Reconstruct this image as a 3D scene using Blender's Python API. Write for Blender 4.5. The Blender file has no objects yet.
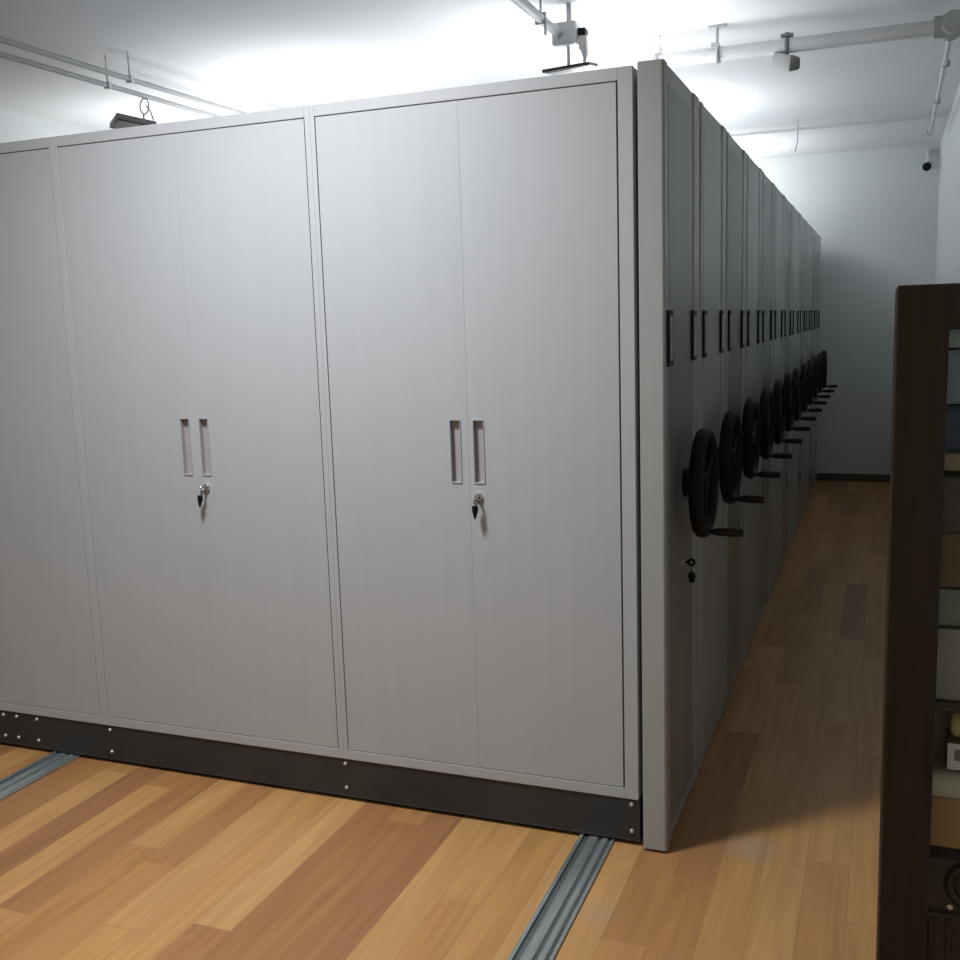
import bpy, bmesh, math, random
from mathutils import Vector, Matrix

random.seed(7)
scene = bpy.context.scene
COL = scene.collection
PI = math.pi

# ------------------------------------------------------------------ helpers
def box(bm, x0, x1, y0, y1, z0, z1, mat=None):
    vs = [bm.verts.new((x, y, z)) for x in (x0, x1) for y in (y0, y1) for z in (z0, z1)]
    for f in ((0, 1, 3, 2), (4, 6, 7, 5), (0, 4, 5, 1), (2, 3, 7, 6), (0, 2, 6, 4), (1, 5, 7, 3)):
        bm.faces.new([vs[i] for i in f])
    if mat is not None:
        for v in vs:
            v.co = mat @ v.co
    return vs

def frame_of(d):
    d = d.normalized()
    a = Vector((0, 0, 1)) if abs(d.z) < .9 else Vector((1, 0, 0))
    u = d.cross(a).normalized()
    return u, d.cross(u).normalized()

def tube(bm, pts, r, n=14, cap=True):
    """round tube along a list of points; r is a number or one radius per point"""
    pts = [Vector(p) for p in pts]
    rs = r if isinstance(r, (list, tuple)) else [r] * len(pts)
    rings = []
    u = None
    for i, p in enumerate(pts):
        d = (pts[min(i + 1, len(pts) - 1)] - pts[max(i - 1, 0)])
        if u is None:
            u, v = frame_of(d)
        else:
            dn = d.normalized()
            u = (u - dn * u.dot(dn)).normalized()
            v = dn.cross(u)
        rings.append([bm.verts.new(p + (u * math.cos(2 * PI * k / n) + v * math.sin(2 * PI * k / n)) * rs[i]) for k in range(n)])
    for a, b in zip(rings, rings[1:]):
        for k in range(n):
            bm.faces.new((a[k], a[(k + 1) % n], b[(k + 1) % n], b[k]))
    if cap:
        bm.faces.new(rings[0][::-1]); bm.faces.new(rings[-1])

def torus(bm, c, axis, R, r, n=40, m=12, squash=1.0):
    axis = Vector(axis).normalized(); c = Vector(c)
    u, v = frame_of(axis)
    rings = []
    for i in range(n):
        a = 2 * PI * i / n
        o = u * math.cos(a) + v * math.sin(a)
        rings.append([bm.verts.new(c + o * (R + r * math.cos(2 * PI * k / m)) + axis * (r * squash * math.sin(2 * PI * k / m))) for k in range(m)])
    for i in range(n):
        A, B = rings[i], rings[(i + 1) % n]
        for k in range(m):
            bm.faces.new((A[k], A[(k + 1) % m], B[(k + 1) % m], B[k]))

def prism(bm, prof, axis, a, b):
    """closed 2-D profile extruded along axis: 'z' profile (x,y); 'y' profile (x,z); 'x' profile (y,z)"""
    def P(p, t):
        return {'z': (p[0], p[1], t), 'y': (p[0], t, p[1]), 'x': (t, p[0], p[1])}[axis]
    A = [bm.verts.new(P(p, a)) for p in prof]
    B = [bm.verts.new(P(p, b)) for p in prof]
    n = len(prof)
    for i in range(n):
        bm.faces.new((A[i], A[(i + 1) % n], B[(i + 1) % n], B[i]))
    bm.faces.new(A[::-1]); bm.faces.new(B)

def obj(name, bm, mat, parent=None, bevel=0, smooth=False, seg=2, loc=None):
    bmesh.ops.recalc_face_normals(bm, faces=bm.faces[:])
    me = bpy.data.meshes.new(name)
    bm.to_mesh(me); bm.free()
    o = bpy.data.objects.new(name, me)
    COL.objects.link(o)
    if mat: me.materials.append(mat)
    if smooth:
        for p in me.polygons: p.use_smooth = True
        es = me.edges
        try:
            me.set_sharp_from_angle(angle=math.radians(40))
        except Exception:
            pass
    if bevel:
        m = o.modifiers.new('bevel', 'BEVEL'); m.width = bevel; m.segments = seg; m.limit_method = 'ANGLE'
        m.angle_limit = math.radians(35)
    if parent is not None: o.parent = parent
    if loc is not None: o.location = loc
    return o

def B(): return bmesh.new()

def tag(o, label, cat, group=None):
    o['label'] = label; o['category'] = cat
    if group: o['group'] = group
    return o

def thing(name, label, cat, loc=(0, 0, 0), group=None):
    o = bpy.data.objects.new(name, None)
    o.empty_display_size = .1
    COL.objects.link(o); o.location = loc
    return tag(o, label, cat, group)

def struct(name, bm, mat, bevel=0):
    o = obj(name, bm, mat, bevel=bevel)
    o['kind'] = 'structure'
    return o

def copy_tree(o, parent=None):
    c = o.copy(); COL.objects.link(c)
    if parent is not None: c.parent = parent
    for ch in list(o.children):
        copy_tree(ch, c)
    return c

# ------------------------------------------------------------------ materials
def new_mat(name):
    m = bpy.data.materials.new(name); m.use_nodes = True
    nt = m.node_tree
    return m, nt, nt.nodes['Principled BSDF']

def paint(name, col, rough=.5, metal=0., var=.06, scale=6., bump=0., spec=.5, stretch=(1, 1, 1)):
    m, nt, p = new_mat(name)
    N, L = nt.nodes, nt.links
    tc = N.new('ShaderNodeTexCoord'); mp = N.new('ShaderNodeMapping'); mp.inputs['Scale'].default_value = stretch
    L.new(tc.outputs['Object'], mp.inputs['Vector'])
    nz = N.new('ShaderNodeTexNoise'); nz.inputs['Scale'].default_value = scale; nz.inputs['Detail'].default_value = 5
    L.new(mp.outputs['Vector'], nz.inputs['Vector'])
    rp = N.new('ShaderNodeValToRGB')
    rp.color_ramp.elements[0].position = .3; rp.color_ramp.elements[1].position = .7
    rp.color_ramp.elements[0].color = tuple(max(0, c * (1 - var)) for c in col) + (1,)
    rp.color_ramp.elements[1].color = tuple(min(1, c * (1 + var)) for c in col) + (1,)
    L.new(nz.outputs['Fac'], rp.inputs['Fac']); L.new(rp.outputs['Color'], p.inputs['Base Color'])
    p.inputs['Roughness'].default_value = rough; p.inputs['Metallic'].default_value = metal
    p.inputs['Specular IOR Level'].default_value = spec
    if bump:
        b = N.new('ShaderNodeBump'); b.inputs['Strength'].default_value = bump; b.inputs['Distance'].default_value = .002
        L.new(nz.outputs['Fac'], b.inputs['Height']); L.new(b.outputs['Normal'], p.inputs['Normal'])
    return m

def floor_material():
    m, nt, p = new_mat('oak_planks')
    N, L = nt.nodes, nt.links
    W, LEN = .1225, 1.15
    def math_(op, a, b=None, c=None):
        n = N.new('ShaderNodeMath'); n.operation = op
        for i, v in enumerate((a, b, c)):
            if v is None: continue
            if isinstance(v, (int, float)): n.inputs[i].default_value = v
            else: L.new(v, n.inputs[i])
        return n.outputs[0]
    tc = N.new('ShaderNodeTexCoord'); sx = N.new('ShaderNodeSeparateXYZ'); L.new(tc.outputs['Object'], sx.inputs[0])
    x, y = sx.outputs['X'], sx.outputs['Y']
    xs = math_('ADD', math_('DIVIDE', math_('ADD', x, .0645 + .0515), W), 40.)
    row = math_('FLOOR', xs); fx = math_('FRACT', xs)
    wn = N.new('ShaderNodeTexWhiteNoise'); wn.noise_dimensions = '1D'; L.new(row, wn.inputs['W'])
    ys = math_('ADD', math_('DIVIDE', y, LEN), math_('MULTIPLY_ADD', wn.outputs['Value'], 7.3, 30.))
    colm = math_('FLOOR', ys); fy = math_('FRACT', ys)
    cb = N.new('ShaderNodeCombineXYZ'); L.new(row, cb.inputs[0]); L.new(colm, cb.inputs[1])
    w2 = N.new('ShaderNodeTexWhiteNoise'); w2.noise_dimensions = '2D'; L.new(cb.outputs[0], w2.inputs['Vector'])
    rp = N.new('ShaderNodeValToRGB'); cr = rp.color_ramp; cr.interpolation = 'LINEAR'
    stops = [(0, (.34, .170, .074)), (.25, (.395, .205, .080)), (.5, (.45, .242, .088)), (.75, (.49, .275, .10)), (1, (.54, .32, .130))]
    cr.elements[0].position = 0; cr.elements[0].color = stops[0][1] + (1,)
    cr.elements[1].position = 1; cr.elements[1].color = stops[-1][1] + (1,)
    for s, c in stops[1:-1]:
        e = cr.elements.new(s); e.color = c + (1,)
    L.new(w2.outputs['Value'], rp.inputs['Fac'])
    # grain
    off = N.new('ShaderNodeVectorMath'); off.operation = 'MULTIPLY_ADD'
    L.new(w2.outputs['Color'], off.inputs[0]); off.inputs[1].default_value = (9, 9, 9)
    mp = N.new('ShaderNodeMapping'); mp.inputs['Scale'].default_value = (26, 1.6, 1); L.new(tc.outputs['Object'], mp.inputs['Vector'])
    L.new(mp.outputs['Vector'], off.inputs[2])
    nz = N.new('ShaderNodeTexNoise'); nz.inputs['Scale'].default_value = 1.4; nz.inputs['Detail'].default_value = 7; nz.inputs['Distortion'].default_value = .6
    L.new(off.outputs[0], nz.inputs['Vector'])
    gr = N.new('ShaderNodeValToRGB'); gr.color_ramp.elements[0].position = .3; gr.color_ramp.elements[1].position = .75
    gr.color_ramp.elements[0].color = (.74, .70, .66, 1); gr.color_ramp.elements[1].color = (1.08, 1.06, 1.03, 1)
    L.new(nz.outputs['Fac'], gr.inputs['Fac'])
    mx = N.new('ShaderNodeMix'); mx.data_type = 'RGBA'; mx.blend_type = 'MULTIPLY'; mx.inputs['Factor'].default_value = .8
    L.new(rp.outputs['Color'], mx.inputs['A']); L.new(gr.outputs['Color'], mx.inputs['B'])
    # joints
    ex = math_('MULTIPLY', math_('MINIMUM', fx, math_('SUBTRACT', 1., fx)), W)
    ey = math_('MULTIPLY', math_('MINIMUM', fy, math_('SUBTRACT', 1., fy)), LEN)
    d = math_('MINIMUM', ex, ey)
    ss = N.new('ShaderNodeMapRange'); ss.inputs['From Min'].default_value = .0003; ss.inputs['From Max'].default_value = .0014
    L.new(d, ss.inputs['Value'])
    jn = N.new('ShaderNodeMix'); jn.data_type = 'RGBA'; L.new(ss.outputs[0], jn.inputs['Factor'])
    jn.inputs['A'].default_value = (.30, .155, .065, 1); L.new(mx.outputs['Result'], jn.inputs['B'])
    # two dusty scuff marks worn into the varnish
    prev = jn.outputs['Result']
    nd = N.new('ShaderNodeTexNoise'); nd.inputs['Scale'].default_value = 16; nd.inputs['Detail'].default_value = 4
    L.new(tc.outputs['Object'], nd.inputs['Vector'])
    for (cx, cy, r, amt) in ((.33, .10, .11, .36), (-.03, -.40, .075, .22)):
        vm = N.new('ShaderNodeVectorMath'); vm.operation = 'DISTANCE'; L.new(tc.outputs['Object'], vm.inputs[0]); vm.inputs[1].default_value = (cx, cy, 0)
        mr = N.new('ShaderNodeMapRange'); mr.inputs['From Min'].default_value = r; mr.inputs['From Max'].default_value = 0
        L.new(vm.outputs['Value'], mr.inputs['Value'])
        k = math_('MULTIPLY', math_('MULTIPLY', mr.outputs[0], nd.outputs['Fac']), amt * 2.2)
        mm = N.new('ShaderNodeMix'); mm.data_type = 'RGBA'; L.new(k, mm.inputs['Factor']); L.new(prev, mm.inputs['A'])
        mm.inputs['B'].default_value = (.27, .28, .31, 1)
        prev = mm.outputs['Result']
    L.new(prev, p.inputs['Base Color'])
    p.inputs['Roughness'].default_value = .42
    p.inputs['Specular IOR Level'].default_value = .4
    b = N.new('ShaderNodeBump'); b.inputs['Strength'].default_value = .12; b.inputs['Distance'].default_value = .002
    L.new(ss.outputs[0], b.inputs['Height']); L.new(b.outputs['Normal'], p.inputs['Normal'])
    return m

def glass_material():
    m = bpy.data.materials.new('cabinet_glass'); m.use_nodes = True
    nt = m.node_tree; N, L = nt.nodes, nt.links
    N.remove(N['Principled BSDF'])
    tr = N.new('ShaderNodeBsdfTransparent'); tr.inputs['Color'].default_value = (.93, .96, .95, 1)
    gl = N.new('ShaderNodeBsdfGlossy'); gl.inputs['Roughness'].default_value = .02
    lw = N.new('ShaderNodeFresnel'); lw.inputs['IOR'].default_value = 1.25
    mx = N.new('ShaderNodeMixShader'); L.new(lw.outputs[0], mx.inputs[0]); L.new(tr.outputs[0], mx.inputs[1]); L.new(gl.outputs[0], mx.inputs[2])
    L.new(mx.outputs[0], N['Material Output'].inputs['Surface'])
    return m

M = dict(
    floor=floor_material(),
    wall=paint('wall_paint', (.66, .69, .69), .85, var=.02, scale=2.),
    ceiling=paint('ceiling_paint', (.78, .79, .80), .9, var=.015, scale=1.5),
    skirting=paint('skirting_dark', (.10, .075, .06), .5),
    door=paint('door_grey', (.405, .432, .458), .46, var=.02, scale=3, stretch=(8, 1, .6)),
    carcass=paint('carcass_grey', (.415, .440, .466), .46, var=.02, scale=3),
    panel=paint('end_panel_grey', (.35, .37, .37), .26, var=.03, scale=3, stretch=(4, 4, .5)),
    panel_reflect_dark=paint('end_panel_dark_reflection', (.22, .225, .225), .26, var=.03, scale=3, stretch=(4, 4, .5)),  # panel grey darkened, dim reflections painted into the colour
    plinth=paint('plinth_charcoal', (.026, .029, .033), .45, var=.12),
    bolt=paint('zinc_bolt', (.62, .62, .62), .35, metal=.6, var=.08, scale=60),
    cup=paint('handle_cup_grey', (.36, .35, .37), .38, var=.03),
    chrome=paint('lock_chrome', (.70, .72, .74), .18, metal=1., var=.04, scale=40),
    black=paint('black_plastic', (.005, .005, .0055), .55, var=.2, spec=.2),
    gloss_black=paint('gloss_black', (.006, .006, .007), .12, var=.1),
    grip=paint('brown_black_grip', (.013, .010, .008), .5, var=.2, spec=.3),
    handle_insert=paint('handle_insert', (.30, .34, .34), .35, var=.05),
    steel=paint('rail_steel', (.50, .56, .58), .27, metal=.75, var=.18, scale=9, stretch=(6, .8, 6)),
    steel_dark=paint('rail_channel', (.12, .14, .145), .5, metal=.5, var=.2, scale=9),
    pipe=paint('pipe_white', (.62, .63, .64), .5, var=.03),
    pipe_grey=paint('pipe_grey', (.40, .41, .42), .5, var=.04),
    white=paint('white_plastic', (.74, .75, .75), .45, var=.02),
    flood=paint('flood_black', (.02, .021, .023), .4, var=.15),
    flood_rim=paint('flood_rim_grey', (.17, .17, .175), .4, var=.05),
    walnut=paint('dark_walnut', (.027, .0175, .010), .5, var=.15, scale=5, stretch=(14, 14, .7), spec=.2),
    shelf=paint('shelf_wood', (.07, .045, .03), .5, var=.2, scale=6, stretch=(1, 14, 14)),
    pale_wood=paint('pale_board', (.36, .26, .15), .55, var=.12, scale=6, stretch=(1, 14, 14)),
    brown_box=paint('brown_board', (.22, .125, .065), .75, var=.08),
    dark_box=paint('dark_brown_board', (.13, .085, .058), .7, var=.1),
    kraft=paint('kraft_board', (.52, .28, .13), .75, var=.06),
    sage=paint('sage_paper', (.30, .31, .25), .7, var=.1, scale=12, bump=.3),
    taupe=paint('taupe_paper', (.42, .38, .32), .7, var=.12, scale=10, bump=.3),
    beige=paint('beige_cloth', (.66, .60, .46), .85, var=.1, scale=18, bump=.5),
    gold=paint('gold_paper', (.70, .57, .22), .45, var=.15, scale=5),
    label_white=paint('white_label', (.85, .82, .79), .6, var=.04),
    label_grey=paint('grey_print', (.30, .25, .23), .6, var=.1),
    navy=paint('navy_cloth', (.09, .11, .17), .7, var=.2, scale=10, bump=.3),
    bluegrey=paint('blue_grey_wrap', (.36, .40, .47), .4, var=.15, scale=7, bump=.3),
    pale=paint('pale_wrap', (.56, .62, .58), .4, var=.06, scale=9, bump=.2),
    case=paint('case_black', (.018, .024, .036), .28, var=.2),
    case_rib=paint('case_rib', (.028, .019, .018), .45, var=.2),
    glass=glass_material(),
)

# ------------------------------------------------------------------ the room
XL, XR, YF, YB, HC = -4.75, 1.10, -4.4, 7.62, 3.14
b = B(); box(b, XL - .1, XR + .1, YF - .1, YB + .1, -.1, 0); struct('floor', b, M['floor'])
b = B(); box(b, XL - .1, XR + .1, YF - .1, YB + .1, HC, HC + .1); struct('ceiling', b, M['ceiling'])
b = B(); box(b, XL - .1, XR + .1, YB, YB + .1, 0, HC); struct('wall_back', b, M['wall'])
b = B(); box(b, XR, XR + .1, YF, YB, 0, HC); struct('wall_right', b, M['wall'])
b = B(); box(b, XL - .1, XL, YF, YB, 0, HC); struct('wall_left', b, M['wall'])
b = B(); box(b, XL - .1, XR + .1, YF - .1, YF, 0, HC); struct('wall_front', b, M['wall'])
b = B(); box(b, XL, XR, YB - .014, YB, 0, .075); struct('baseboard_back', b, M['skirting'], .003)
b = B(); box(b, XR - .014, XR, YF, YB - .014, 0, .075); struct('baseboard_right', b, M['skirting'], .003)

# ------------------------------------------------------------------ floor rails
def rail(x0, x1, label):
    t = thing('floor_rail', label, 'rail', ((x0 + x1) / 2, 0, 0), 'floor rails under the shelving')
    w = (x1 - x0) / 2; ya, yb = -3.6, 7.5
    b = B(); box(b, -w, w, ya, yb, 0, .002); obj('channel_base', b, M['steel_dark'], t)
    for nm, a, c, h in (('edge_lip', -w, -w + .012, .010), ('edge_lip', w - .010, w, .008)):
        b = B(); box(b, a, c, ya, yb, .0015, h); obj(nm, b, M['steel'], t, .0015)
    for a, c, h in ((-w + .028, -w + .062, .0095), (-w + .070, w - .018, .0085)):
        b = B(); prism(b, [(a, .0015), (c, .0015), (c - .002, h * .8), ((a + c) / 2 + .006, h), ((a + c) / 2 - .006, h), (a + .002, h * .8)], 'y', ya, yb)
        obj('track_bar', b, M['steel'], t, .001)
rail(-.197, -.085, 'steel floor rail near the corner of the shelving, right of the two rails')
rail(-2.375, -2.25, 'steel floor rail at the far left, emerging under the left end of the black plinth')

# ------------------------------------------------------------------ mobile shelving
H, ZB, ZP = 2.35, .156, .014
SW = 1.0477              # width of one section
PITCH = .6251
YR = .585                # rear of a carriage
LEN = 3 * SW

def panel_hole(bm, x0, x1, z0, z1, holes, y0, y1):
    """sheet x0..x1, z0..z1 between y0 (front) and y1 with one rectangular hole; closed walls"""
    (hx0, hx1, hz0, hz1) = holes
    xs = [x0, hx0, hx1, x1]; zs = [z0, hz0, hz1, z1]
    V = {}
    for i, x in enumerate(xs):
        for j, z in enumerate(zs):
            for k, y in enumerate((y0, y1)):
                V[i, j, k] = bm.verts.new((x, y, z))
    for i in range(3):
        for j in range(3):
            if i == 1 and j == 1: continue
            for k in (0, 1):
                bm.faces.new([V[i, j, k], V[i + 1, j, k], V[i + 1, j + 1, k], V[i, j + 1, k]])
    for i in range(3):
        for j in (0, 3):
            bm.faces.new([V[i, j, 0], V[i + 1, j, 0], V[i + 1, j, 1], V[i, j, 1]])
            bm.faces.new([V[j, i, 0], V[j, i + 1, 0], V[j, i + 1, 1], V[j, i, 1]])
    for a, c in (((1, 1), (2, 1)), ((2, 1), (2, 2)), ((2, 2), (1, 2)), ((1, 2), (1, 1))):
        bm.faces.new([V[a[0], a[1], 0], V[c[0], c[1], 0], V[c[0], c[1], 1], V[a[0], a[1], 1]])

def make_end_panel(parent, mat, mat_in):
    X0, X1 = .014, .0887
    b = B()
    prof = [(X0, -.019), (X1 - .006, -.019), (X1, -.013), (X1, .036), (X1 - .004, .040), (X1 - .004, .052),
            (X1 - .004, .448), (X1 - .010, .452), (X1 - .010, .460), (X1 - .001, .464),
            (X1 + .001, .475), (X1 + .001, .560), (X1 - .012, YR), (X0, YR)]
    prism(b, prof, 'z', .008, H + .004)
    o = obj('end_panel', b, mat, parent, .003)
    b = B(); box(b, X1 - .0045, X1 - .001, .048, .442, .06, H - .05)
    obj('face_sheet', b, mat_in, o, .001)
    return o

def make_pull(parent, y):
    X1 = .0887
    z0, z1 = 1.505, 1.668
    b = B(); box(b, X1 - .004, X1 + .007, y - .036, y + .036, z0, z1)
    o = obj('pull_handle', b, M['black'], parent, .005, seg=3)
    b = B(); box(b, X1 + .0055, X1 + .0085, y - .018, y + .018, z0 + .016, z1 - .016)
    obj('handle_insert', b, M['handle_insert'], o, .003)

def make_wheel(parent):
    X1, cy, cz, R = .0887, .295, 1.121, .158
    b = B()
    torus(b, (.150, cy, cz), (1, 0, 0), R, .0185, 48, 12, 1.25)
    tube(b, [(X1 + .012, cy, cz), (.150, cy, cz)], [.026, .024], 20)
    tube(b, [(.150, cy, cz), (.162, cy, cz)], [.034, .030], 20)
    for k in range(3):
        a = -PI / 2 + k * 2 * PI / 3
        d = Vector((0, math.cos(a), math.sin(a)))
        c = Vector((.150, cy, cz))
        tube(b, [c + d * .015, c + d * .08 , c + d * R], [.015, .011, .0135], 12)
    w = obj('handwheel', b, M['black'], parent, smooth=True)
    b = B(); tube(b, [(X1 - .003, cy, cz), (X1 + .006, cy, cz), (X1 + .014, cy, cz)], [.046, .046, .036], 28)
    obj('mounting_flange', b, M['black'], w, smooth=True)
    zg = cz - R
    b = B(); tube(b, [(.160, cy, zg), (.180, cy, zg), (.190, cy, zg), (.240, cy, zg), (.268, cy, zg), (.274, cy, zg)],
                  [.009, .009, .0125, .0145, .0135, .009], 16)
    obj('crank_grip', b, M['grip'], w, smooth=True)
    return w

def make_key_lock(parent_door, x, z, lean):
    """cam lock with its key in, on a front door"""
    b = B(); tube(b, [(x, .004, z), (x, -.006, z), (x, -.009, z)], [.0135, .0135, .011], 22)
    obj('lock_barrel', b, M['chrome'], parent_door, smooth=True)
    b = B()
    tube(b, [(x, -.006, z), (x, -.020, z)], .0045, 8)                       # key shank
    torus(b, (x, -.026, z), (1, 0, 0), .008, .0026, 20, 8)                  # key bow
    obj('key', b, M['chrome'], parent_door, smooth=True)
    b = B()
    p = Vector((x, -.026, z - .008))
    q = p + Vector((-.010 * lean, -.002, -.026))
    tube(b, [p, q], .0018, 8)
    torus(b, p + Vector((0, 0, -.006)), (0, 1, .3), .0075, .0016, 18, 6)
    tube(b, [q + Vector((.0, 0, .008)), q + Vector((-.001 * lean, 0, -.006)), q + Vector((-.004 * lean, 0, -.030)), q + Vector((-.004 * lean, 0, -.034))], [.0095, .0100, .0035, .002], 10)
    obj('key_fob', b, M['black'], parent_door, smooth=True)

def make_front():
    t = thing('mobile_shelving_carriage', 'nearest grey mobile shelving carriage, its keyed double doors facing the open floor', 'shelving unit', (0, 0, 0), 'row of mobile shelving carriages')
    # plinth
    b = B(); prism(b, [(.004, ZP), (.006, .020), (.006, ZB), (YR, ZB), (YR, ZP)], 'x', -LEN, -.001)
    pl = obj('plinth', b, M['plinth'], t, .002)
    for x in (-.027, -1.0465, -2.078, -2.445, -2.55, -2.62):
        for z in (.137, .048):
            b = B(); tube(b, [(x, .008, z), (x, .002, z), (x, -.001, z)], [.0068, .0068, .0045], 12)
            obj('bolt', b, M['bolt'], pl, smooth=True)
    for s in range(3):
        xr = -s * SW - (.004 if s == 0 else 0.0); xl = -(s + 1) * SW
        # each section: shell with front stiles and rails standing round the doors
        sr = .043 if s == 0 else .020; sl = .0165
        b = B()
        box(b, xl, xr, .030, YR, ZB, H)
        box(b, xl, xl + sl, 0, .030, ZB, H); box(b, xr - sr, xr, 0, .030, ZB, H)
        box(b, xl + sl, xr - sr, 0, .030, ZB, ZB + .034); box(b, xl + sl, xr - sr, 0, .030, H - .036, H)
        obj('section_shell', b, M['carcass'], t, .0015)
        a0, a1 = xl + sl, xr - sr
        seam = (a0 + a1) / 2
        g = .0028; gr = .0055 if s == 0 else .003
        z0, z1 = ZB + .034 + .0025, H - .036 - .003
        for side in (0, 1):
            x0, x1 = (a0 + g, seam - .0002) if side == 0 else (seam + .0002, a1 - gr)
            hx0, hx1 = (seam - .061, seam - .027) if side == 0 else (seam + .018, seam + .052)
            hz0, hz1 = 1.149, 1.347
            b = B(); panel_hole(b, x0, x1, z0, z1, (hx0, hx1, hz0, hz1), .0015, .0185)
            d = obj('door', b, M['door'], t, .0004)
            # recessed pull: a rim round the hole and a sunk tray
            b = B()
            rim = .0022
            for (p, q_, r, u) in ((hx0 - rim, hx0 + .001, hz0 - rim, hz1 + rim), (hx1 - .001, hx1 + rim, hz0 - rim, hz1 + rim),
                                 (hx0, hx1, hz0 - rim * 1.6, hz0 + .001), (hx0, hx1, hz1 - .001, hz1 + rim * 1.6)):
                box(b, p, q_, -.0012, .020, r, u)
            box(b, hx0, hx1, .0165, .020, hz0, hz1)
            obj('recessed_handle', b, M['cup'], d, .0006)
            if side == 1:
                make_key_lock(d, hx0 + .012, 1.105, (1 if s else .3))
    ep = make_end_panel(t, M['panel'], M['panel_reflect_dark'])
    make_pull(t, .040); make_pull(t, .446)
    make_wheel(t)
    # lock with key low on the end panel
    X1 = .0887; y, z = .262, .866
    b = B(); tube(b, [(X1 - .006, y, z), (X1 + .006, y, z), (X1 + .008, y, z)], [.013, .013, .010], 20)
    lk = obj('lock_barrel', b, M['chrome'], t, smooth=True)
    b = B(); tube(b, [(X1 + .006, y, z), (X1 + .020, y, z)], .005, 8); torus(b, (X1 + .027, y, z), (0, 1, 0), .009, .0045, 20, 8)
    obj('key', b, M['black'], lk, smooth=True)
    b = B(); tube(b, [(X1 + .027, y, z - .008), (X1 + .027, y + .004, z - .036)], .0016, 8)
    tube(b, [(X1 + .027, y + .004, z - .034), (X1 + .027, y + .005, z - .046), (X1 + .027, y + .007, z - .066)], [.008, .013, .009], 12)
    obj('key_fob', b, M['black'], lk, smooth=True)
    return t

ORD = ['second', 'third', 'fourth', 'fifth', 'sixth', 'seventh', 'eighth', 'ninth', 'tenth', 'eleventh']
def make_rear():
    t = thing('mobile_shelving_carriage', '', 'shelving unit', (0, 0, 0), 'row of mobile shelving carriages')
    b = B(); box(b, -LEN, -.001, .004, YR, ZP, ZB); obj('plinth', b, M['plinth'], t, .002)
    for s in range(3):
        b = B(); box(b, -(s + 1) * SW, -s * SW - (.001 if s == 0 else 0), 0, YR, ZB, H)
        obj('section_shell', b, M['carcass'], t, .002)
    make_end_panel(t, M['panel'], M['panel'])
    make_pull(t, .040); make_pull(t, .446)
    make_wheel(t)
    return t

front = make_front()
rear = make_rear()
for i in range(1, 12):
    r = rear if i == 1 else copy_tree(rear)
    r.location = (0, i * PITCH, 0)
    if i == 11:
        r['label'] = 'last grey mobile shelving carriage, at the far end of the row nearest the back wall'
    else:
        r['label'] = f'{ORD[i - 1]} grey mobile shelving carriage counted from the front doors, its black handwheel on the aisle'
    if i % 2 == 0:                                   # alternate face sheets coloured darker, a painted stand-in for uneven ceiling reflections
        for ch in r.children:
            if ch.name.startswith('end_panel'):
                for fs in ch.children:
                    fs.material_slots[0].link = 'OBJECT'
                    fs.material_slots[0].material = M['panel_reflect_dark']

# ------------------------------------------------------------------ things under the ceiling
def rod(bm, a, c, r, n=10): tube(bm, [a, c], r, n)

# pair of slim conduits, upper left
for (x, z, lab) in ((-3.13, 3.0, 'slim grey ceiling conduit, right one of the pair at upper left'), (-3.28, 2.985, 'slim grey ceiling conduit, left one of the pair at upper left')):
    t = thing('conduit', lab, 'conduit', (x, 0, z), 'pair of conduits at upper left')
    b = B(); rod(b, (0, -2.5, 0), (0, 7.4, 0), .014, 12); obj('pipe', b, M['pipe_grey'], t, smooth=True)
    for y in (.2, 1.72, 5.0):
        b = B(); rod(b, (0, y, 0), (0, y, HC - z), .005); box(b, -.018, .018, y - .010, y + .010, -.018, .018); obj('clip', b, M['pipe'], t, .002)

# middle conduit ending at the junction box over the first carriage
t = thing('conduit', 'short pale conduit on the ceiling running to the white junction box at top centre', 'conduit', (-.81, 0, 3.0))
b = B(); rod(b, (0, -3.0, 0), (0, 1.968, 0), .022, 14); obj('pipe', b, M['pipe'], t, smooth=True)
for y in (-.6, 1.70):
    b = B(); box(b, -.026, .026, y - .01, y + .01, -.026, .026); rod(b, (0, y, .02), (0, y, HC - 3.0), .006); box(b, .016, .026, y - .008, y + .008, -.075, -.02)
    obj('clip', b, M['pipe'], t, .002)

def floodlight(loc, label, rot, plate, ring=False, group='floodlights hung over the shelving'):
    t = thing('floodlight', label, 'light', loc, group)
    w, d, h = plate
    Rm = Matrix.Rotation(rot[2], 4, 'Z') @ Matrix.Rotation(rot[0], 4, 'X') @ Matrix.Rotation(rot[1], 4, 'Y')
    b = B(); box(b, -w / 2, w / 2, -d / 2, d / 2, -h / 2, h / 2, Rm); pl = obj('lamp_housing', b, M['flood_rim'], t, .004)
    b = B(); box(b, -w / 2 + .012, w / 2 - .012, -d / 2 + .012, d / 2 - .012, -h / 2 - .003, -h / 2 + .004, Rm); obj('lamp_face', b, M['flood'], pl)
    return t, Rm

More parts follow.
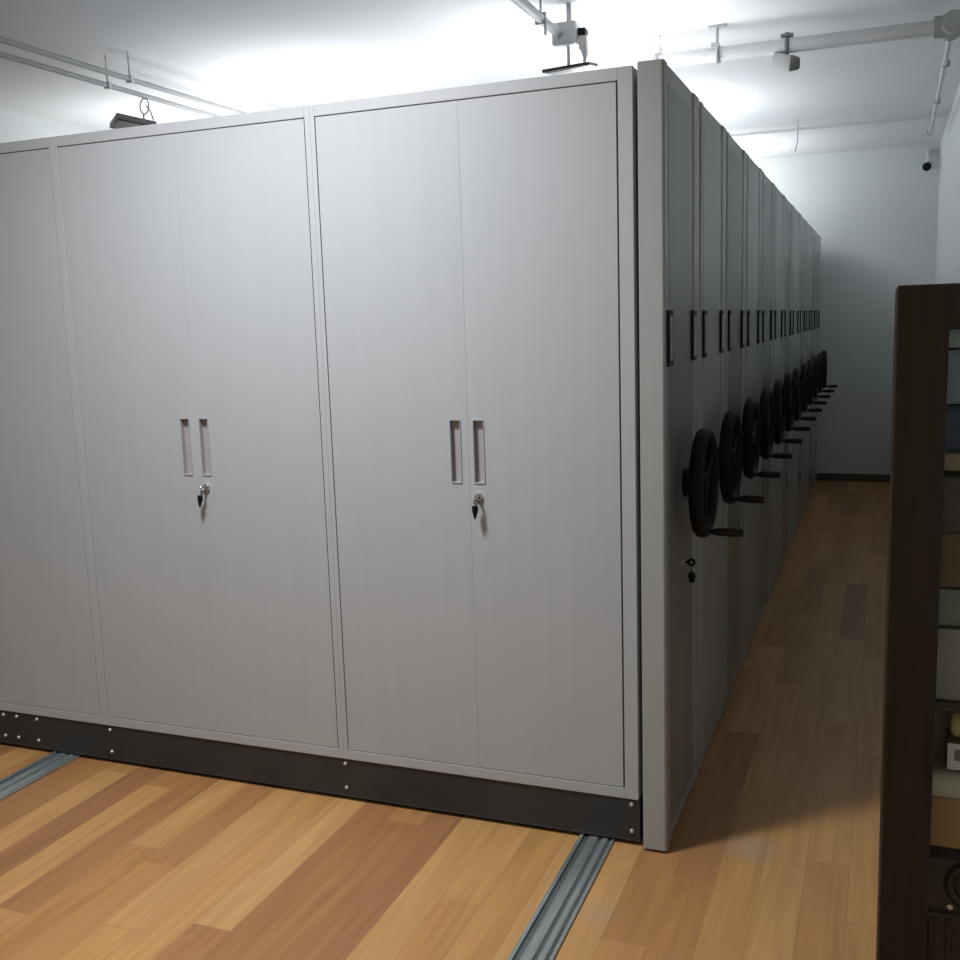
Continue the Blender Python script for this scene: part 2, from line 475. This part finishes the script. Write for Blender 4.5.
# centre floodlight: white box on the conduit, two stems, thin black plate
t, Rm = floodlight((-.77, 2.02, 2.848), 'flat black floodlight hung under a white junction box at top centre', (math.radians(9), math.radians(-2.5), 0), (.235, .16, .016))
t.children[0].data.materials[0] = M['flood']
b = B(); box(b, -.075, .045, -.05, .05, .10, .205); obj('junction_box', b, M['white'], t, .008)
b = B(); box(b, .048, .085, -.03, .03, .14, .172); obj('cable_socket', b, M['black'], t, .004)
b = B(); prism(b, [(.05, .14), (.088, .14), (.088, .06), (.072, .03), (.06, .07), (.05, .08)], 'y', -.02, .02); obj('bracket', b, M['white'], t, .003)
for x in (-.006, .074):
    b = B(); rod(b, (x, 0, .0), (x, 0, .11), .0075); obj('stem', b, M['pipe'], t, smooth=True)
b = B(); box(b, -.012, .012, -.012, .012, .20, HC - 2.848); obj('ceiling_bracket', b, M['pipe'], t, .003)

# left floodlight: slab hung on a wire loop
t, Rm = floodlight((-3.36, 2.0, 2.832), 'tilted grey floodlight hung by a wire loop above the left doors', (math.radians(-9), math.radians(-4), math.radians(-40)), (.22, .22, .032))
b = B(); torus(b, (.09, 0, .092), (.3, 1, 0), .042, .004, 28, 8); obj('hanging_ring', b, M['pipe_grey'], t, smooth=True)
b = B(); tube(b, [(.10, 0, .095), (.13, 0, .06), (.145, 0, .01)], .004, 8); tube(b, [(.08, 0, .05), (.08, 0, .01)], .005, 8); obj('cable', b, M['pipe_grey'], t, smooth=True)

# the cross pipe
PY, PZ = 2.77, 3.005
t = thing('ceiling_pipe', 'thick pale pipe crossing under the ceiling above the shelving towards the right wall', 'pipe', (0, PY, PZ))
b = B(); tube(b, [(-.56, 0, 0), (.90, 0, 0)], .036, 20); obj('pipe', b, M['pipe'], t, smooth=True)
b = B(); tube(b, [(.86, 0, 0), (1.0, 0, 0)], .052, 20); tube(b, [(.94, -.10, 0), (.94, .10, 0)], .05, 18); obj('tee_fitting', b, M['pipe_grey'], t, smooth=True)

def hanger(x, lab, two=False):
    t = thing('pipe_hanger', lab, 'bracket', (x, PY, PZ), 'hangers on the ceiling pipe')
    if two:
        b = B()
        for dx in (-.014, .014): rod(b, (dx, 0, .055), (dx, 0, HC - PZ), .004)
        obj('rod', b, M['pipe'], t, smooth=True)
        b = B(); tube(b, [(0, 0, .03), (0, 0, .075)], .024, 14); obj('sleeve', b, M['white'], t, smooth=True)
    else:
        b = B(); rod(b, (0, -.045, -.06), (0, -.045, HC - PZ), .008); obj('rod', b, M['pipe_grey'], t, smooth=True)
        b = B(); box(b, -.045, .045, -.06, -.03, HC - PZ - .012, HC - PZ); obj('ceiling_plate', b, M['pipe_grey'], t, .002)
    b = B(); torus(b, (0, 0, 0), (1, 0, 0), .040, .006, 24, 8, 1.8)
    if not two: box(b, -.03, .012, -.052, -.036, .028, .048)
    obj('clamp', b, M['pipe_grey'], t, smooth=True)
hanger(-.178, 'T-shaped pipe hanger with a rod below the clamp, right of the shelving corner')
hanger(-.50, 'pale twin-rod pipe hanger just above the corner of the shelving', True)

# spotlight under the cross pipe
t = thing('spotlight', 'small tapered spotlight clipped under the ceiling pipe', 'light', (.175, PY, PZ - .085), 'floodlights hung over the shelving')
b = B(); tube(b, [(-.075, -.01, .012), (-.03, -.005, .006), (.0, 0, 0), (.045, .004, -.004)], [.044, .043, .040, .030], 24); obj('lamp_shade', b, M['white'], t, smooth=True)
b = B(); tube(b, [(.01, .001, -.001), (.05, .005, -.006), (.058, .006, -.006)], [.0415, .031, .024], 24); obj('lamp_back', b, M['flood_rim'], t, smooth=True)
b = B(); torus(b, (-.005, 0, .085), (1, 0, 0), .040, .006, 24, 8, 1.6); rod(b, (-.005, 0, .03), (-.005, 0, .05), .008); rod(b, (-.005, 0, .123), (-.005, 0, .150), .012); box(b, -.035, .025, -.02, .02, .128, .142)
obj('clamp', b, M['flood_rim'], t, smooth=True)

# thin conduit along the right wall
t = thing('conduit', 'thin pale conduit running along the right wall under the ceiling to the back', 'conduit', (.955, 0, 3.0))
b = B(); tube(b, [(-.012, 2.87, 0), (0, 4.4, 0), (.008, 6.1, 0), (.008, 6.1, .14)], .014, 12); obj('pipe', b, M['pipe'], t, smooth=True)
for y in (3.6, 4.7, 6.0):
    b = B(); box(b, -.018, .022, y - .006, y + .006, -.017, .017); rod(b, (0, y, .015), (0, y, HC - 3.0), .004); obj('clip', b, M['pipe_grey'], t, .002)

# thin far conduit and hanging hook near the back
t = tag(obj('conduit', (lambda bb: (tube(bb, [(-3.0, 0, 0), (1.08, 0, 0)], .011, 10), bb)[1])(B()), M['pipe'], smooth=True, loc=(0, 5.9, 3.10)), 'very thin white conduit crossing the ceiling near the back wall', 'conduit')
b = B(); tube(b, [(.03, 0, .165), (.012, 0, .178), (0, 0, .160), (0, 0, .08), (-.012, 0, .03), (-.016, 0, 0)], .0045, 8)
tube(b, [(.0, 0, .165), (0, 0, HC - 2.90)], .004, 8)
tag(obj('wire_hook', b, M['pipe_grey'], smooth=True, loc=(0, 5.7, 2.90)), 'thin bent wire hook hanging from the ceiling near the back wall', 'hook')

# security camera
t = thing('security_camera', 'small white security camera with a black lens in the far right corner', 'camera', (.985, 7.40, 2.93))
b = B(); tube(b, [(.02, .21, .14), (.02, .10, .10), (.015, .06, .03)], [.022, .022, .026], 14); obj('mounting_arm', b, M['white'], t, smooth=True)
b = B(); tube(b, [(.03, .12, .02), (.005, -.02, -.015)], [.036, .040], 20); obj('camera_body', b, M['white'], t, smooth=True)
b = B(); tube(b, [(.005, -.015, -.014), (.0, -.035, -.019), (-.001, -.045, -.022)], [.036, .038, .024], 20); obj('lens', b, M['black'], t, smooth=True)

# ------------------------------------------------------------------ glazed cabinet at the right
CX0, CX1, CY0, CY1, CH = .696, 1.085, -.80, -.38, 1.694
t = thing('glass_door_cabinet', 'dark brown wooden cabinet with a wide-framed glass door at the right edge', 'cabinet', ((CX0 + CX1) / 2, (CY0 + CY1) / 2, 0))
ox, oy = (CX0 + CX1) / 2, (CY0 + CY1) / 2
def cb(x0, x1, y0, y1, z0, z1, b): box(b, x0 - ox, x1 - ox, y0 - oy, y1 - oy, z0, z1)
b = B(); cb(CX0, CX0 + .018, CY0, CY1, 0, CH, b); obj('side_panel', b, M['walnut'], t, .003)
b = B(); cb(CX1 - .018, CX1, CY0, CY1, 0, CH, b); obj('side_panel', b, M['walnut'], t, .003)
b = B(); cb(CX0 + .018, CX1 - .018, CY0, CY1, CH - .02, CH, b); obj('top_panel', b, M['walnut'], t, .003)
b = B(); cb(CX0 + .018, CX1 - .018, CY1 - .012, CY1, 0, CH - .02, b); obj('back_panel', b, M['pale'], t)
b = B(); cb(CX0 + .018, CX1 - .018, CY0 + .02, CY1 - .012, .06, .08, b); obj('bottom_panel', b, M['shelf'], t)
b = B(); cb(CX0 + .018, CX1 - .018, CY0 + .012, CY1 - .012, .838, .856, b); obj('shelf', b, M['shelf'], t, .002)
b = B(); cb(CX0 + .018, CX1 - .018, CY0 + .012, CY1 - .012, 1.332, 1.366, b); obj('shelf', b, M['pale_wood'], t, .002)
# door: wide mitred frame with a softly rounded outer edge
SWD = .094
b = B()
panel_hole(b, CX0 - ox, CX1 - ox, .03, CH, (CX0 + SWD - ox, CX1 - SWD + .03 - ox, .13, CH - .086), CY0 - .028 - oy, CY0 - .002 - oy)
dr = obj('door', b, M['walnut'], t, .004, seg=3)
b = B(); cb(CX0 + SWD - .006, CX1 - SWD + .036, CY0 - .016, CY0 - .011, .124, CH - .080, b); obj('glass_pane', b, M['glass'], dr)

def pack(name, label, cat, x0, x1, y0, y1, z0, z1, mat, bev=.006, group=None, seg=2, puff=0.):
    b = B(); cx, cy = (x0 + x1) / 2, (y0 + y1) / 2
    box(b, x0 - cx, x1 - cx, y0 - cy, y1 - cy, 0, z1 - z0)
    if puff:
        bmesh.ops.subdivide_edges(b, edges=b.edges[:], cuts=5, use_grid_fill=True)
        hx, hy, hz = (x1 - x0) / 2, (y1 - y0) / 2, (z1 - z0) / 2
        rr = random.Random(name + label)
        for v in b.verts:
            u, w_, s = v.co.x / hx, v.co.y / hy, (v.co.z - hz) / hz
            e = max(abs(u) ** 6 + abs(s) ** 6, abs(w_) ** 6 + abs(s) ** 6, abs(u) ** 6 + abs(w_) ** 6)
            k = 1 - puff * max(0, e - 1)
            v.co.x *= k; v.co.y *= k
            if s > -.95: v.co.z = hz + (v.co.z - hz) * (k if s > 0 else 1) + rr.uniform(-.004, .0) * (1 if s > .9 else .3)
    o = obj(name, b, mat, bevel=bev if not puff else 0, smooth=bool(puff), seg=seg, loc=(cx, cy, z0))
    return tag(o, label, cat, group) if label else o

XA, XB_ = CX0 + .024, CX1 - .026
YA = CY0 + .02
G = 'goods inside the glass door cabinet'
pack('folded_cloth', 'dark navy folded cloth on the pale upper shelf of the cabinet', 'cloth', XA, XB_, YA, -.46, 1.3672, 1.462, M['navy'], group=G, puff=.10)
pack('wrapped_bundle', 'blue grey wrapped bundle lying on the navy cloth behind the cabinet glass', 'package', XA + .004, XB_, YA + .004, -.47, 1.462, 1.572, M['bluegrey'], group=G, puff=.06)
pack('wrapped_sheets', 'pale whitish wrapped sheets, topmost thing inside the cabinet', 'package', XA + .002, XB_, YA + .002, -.47, 1.572, 1.614, M['pale'], group=G, puff=.05)
pack('storage_box', 'dark brown box directly under the pale shelf of the cabinet', 'box', XA, XB_, YA, -.45, 1.206, 1.318, M['dark_box'], .004, G)
pack('storage_box', 'mid brown box under the dark brown box in the cabinet', 'box', XA + .005, XB_, YA + .003, -.45, 1.094, 1.205, M['brown_box'], .004, G)
pack('paper_parcel', 'sage green paper parcel beneath the mid brown box in the cabinet', 'package', XA, XB_, YA, -.46, 1.014, 1.092, M['sage'], group=G, puff=.05)
pack('paper_parcel', 'taupe paper parcel resting on the dark middle shelf of the cabinet', 'package', XA, XB_, YA, -.46, .8572, 1.010, M['taupe'], group=G, puff=.04)
# lower bay, from the bottom up
BZ = .08
t = thing('equipment_case', 'black case with a round glossy black fitting at the bottom of the cabinet', 'case', (.91, -.60, BZ + .0012), G)
b = B(); box(b, -.155, .145, -.165, .15, 0, .30)
for k in range(9):
    box(b, -.150 + k * .034, -.134 + k * .034, -.171, -.160, .01, .29)
obj('ribbed_body', b, M['case_rib'], t, .004)
b = B(); prism(b, [(-.168, .30), (.15, .30), (.15, .452), (-.13, .452), (-.168, .42)], 'x', -.160, .150); obj('lid', b, M['case'], t, .014, seg=3)
b = B(); torus(b, (-.035, -.172, .375), (0, 1, 0), .042, .013, 32, 12); tube(b, [(-.035, -.165, .375), (-.035, -.176, .375)], [.036, .03], 28); obj('round_fitting', b, M['gloss_black'], t, smooth=True)
b = B(); tube(b, [(-.075, -.166, .322), (-.075, -.174, .322)], [.008, .006], 14); obj('stud', b, M['chrome'], t, smooth=True)
pack('cardboard_box', 'orange brown cardboard box on top of the black case in the cabinet', 'box', XA + .012, XB_, YA + .01, -.46, BZ + .4532, .642, M['kraft'], .003, G)
b = B()
prism(b, [(-.15, 0), (.15, 0), (.15, .185), (-.045, .182), (-.055, .17), (-.06, .062), (-.145, .055), (-.155, .045), (-.155, .01)], 'x', XA + .004, XB_ - .004)
tag(obj('cloth_bag', b, M['beige'], bevel=.008, loc=(0, -.62, .642)), 'beige cloth bag folded on the orange brown cardboard box in the cabinet', 'bag', G)
t = thing('carton', 'small carton with a white printed label standing on the beige cloth bag', 'box', (.906, -.725, .704), G)
b = B(); box(b, -.088, .10, -.042, .030, 0, .062); obj('carton_body', b, M['dark_box'], t, .003)
b = B(); box(b, -.087, .02, -.0435, -.0415, .002, .058); lb = obj('label', b, M['label_white'], t)
b = B(); box(b, -.074, -.03, -.0442, -.0430, .022, .046); obj('printed_mark', b, M['label_grey'], lb)
b = B(); tube(b, [(-.100, 0, 0), (-.092, 0, 0), (.095, 0, 0), (.103, 0, 0)], [.024, .030, .030, .024], 24)
tag(obj('paper_roll', b, M['gold'], smooth=True, loc=(.925, -.735, .7665 + .030)), 'yellow gold paper roll on the small carton below the middle shelf', 'roll', G)

# ------------------------------------------------------------------ lights
def area(name, loc, rot, size, energy, col=(1, 1, 1), sy=None, spread=None):
    l = bpy.data.lights.new(name, 'AREA'); l.energy = energy; l.color = col; l.size = size
    if sy: l.shape = 'RECTANGLE'; l.size_y = sy
    if spread: l.spread = spread
    o = bpy.data.objects.new(name, l); COL.objects.link(o); o.location = loc; o.rotation_euler = rot
    return o
def point(name, loc, energy, r=.06, col=(1, 1, 1)):
    l = bpy.data.lights.new(name, 'POINT'); l.energy = energy; l.color = col; l.shadow_soft_size = r
    o = bpy.data.objects.new(name, l); COL.objects.link(o); o.location = loc
    return o
area('front_lamp', (-1.10, -1.05, 3.08), (0, 0, 0), .34, 57, (.98, .985, 1), spread=math.radians(155))
area('room_lamp', (-1.4, -3.4, 3.06), (0, 0, 0), .9, 4, (.98, .985, 1))
area('front_ceiling_fill', (-1.6, -2.3, 2.35), (PI, 0, 0), 1.5, 9, (.97, .985, 1))  # added upward fill behind the camera to brighten the ceiling, no real fixture
for nm, p, e in (('near', (-.72, 2.25, 2.74), 6), ('left', (-3.1, 2.6, 2.74), 3), ('far', (-.80, 4.8, 2.80), 10), ('back', (-.80, 6.9, 2.85), 11)):
    point('flood_lamp_' + nm, p, e, .08, (.96, .985, 1))
for nm, p, e in (('near', (-.75, 2.5, 2.46), 14), ('left', (-2.5, 2.7, 2.46), 12), ('far', (-1.1, 4.6, 2.46), 17), ('back', (-1.0, 6.7, 2.5), 14), ('far_left', (-3.1, 5.2, 2.46), 14), ('far_wall', (-3.9, 3.2, 2.46), 12)):
    area('uplight_' + nm, p, (PI, 0, 0), .9, e, (.96, .985, 1))

w = bpy.data.worlds.new('room_ambient'); scene.world = w; w.use_nodes = True
w.node_tree.nodes['Background'].inputs[0].default_value = (.9, .95, 1, 1)
w.node_tree.nodes['Background'].inputs[1].default_value = .15

# ------------------------------------------------------------------ camera
cam = bpy.data.cameras.new('camera'); co = bpy.data.objects.new('camera', cam); COL.objects.link(co)
RT = Vector((.93105, .36356, -.0313)); UP = Vector((-.02605, .15179, .98807)); FW = Vector((-.36397, .91912, -.1508))
mw = Matrix((RT, UP, -FW)).transposed().to_4x4(); mw.translation = Vector((.67662, -2.97986, 1.64708))
co.matrix_world = mw
cam.sensor_width = 36; cam.sensor_fit = 'HORIZONTAL'; cam.lens = 1025.83 / 960 * 36
cam.clip_start = .02
scene.camera = co
scene.view_settings.view_transform = 'Standard'
scene.view_settings.look = 'None'
scene.view_settings.exposure = 0
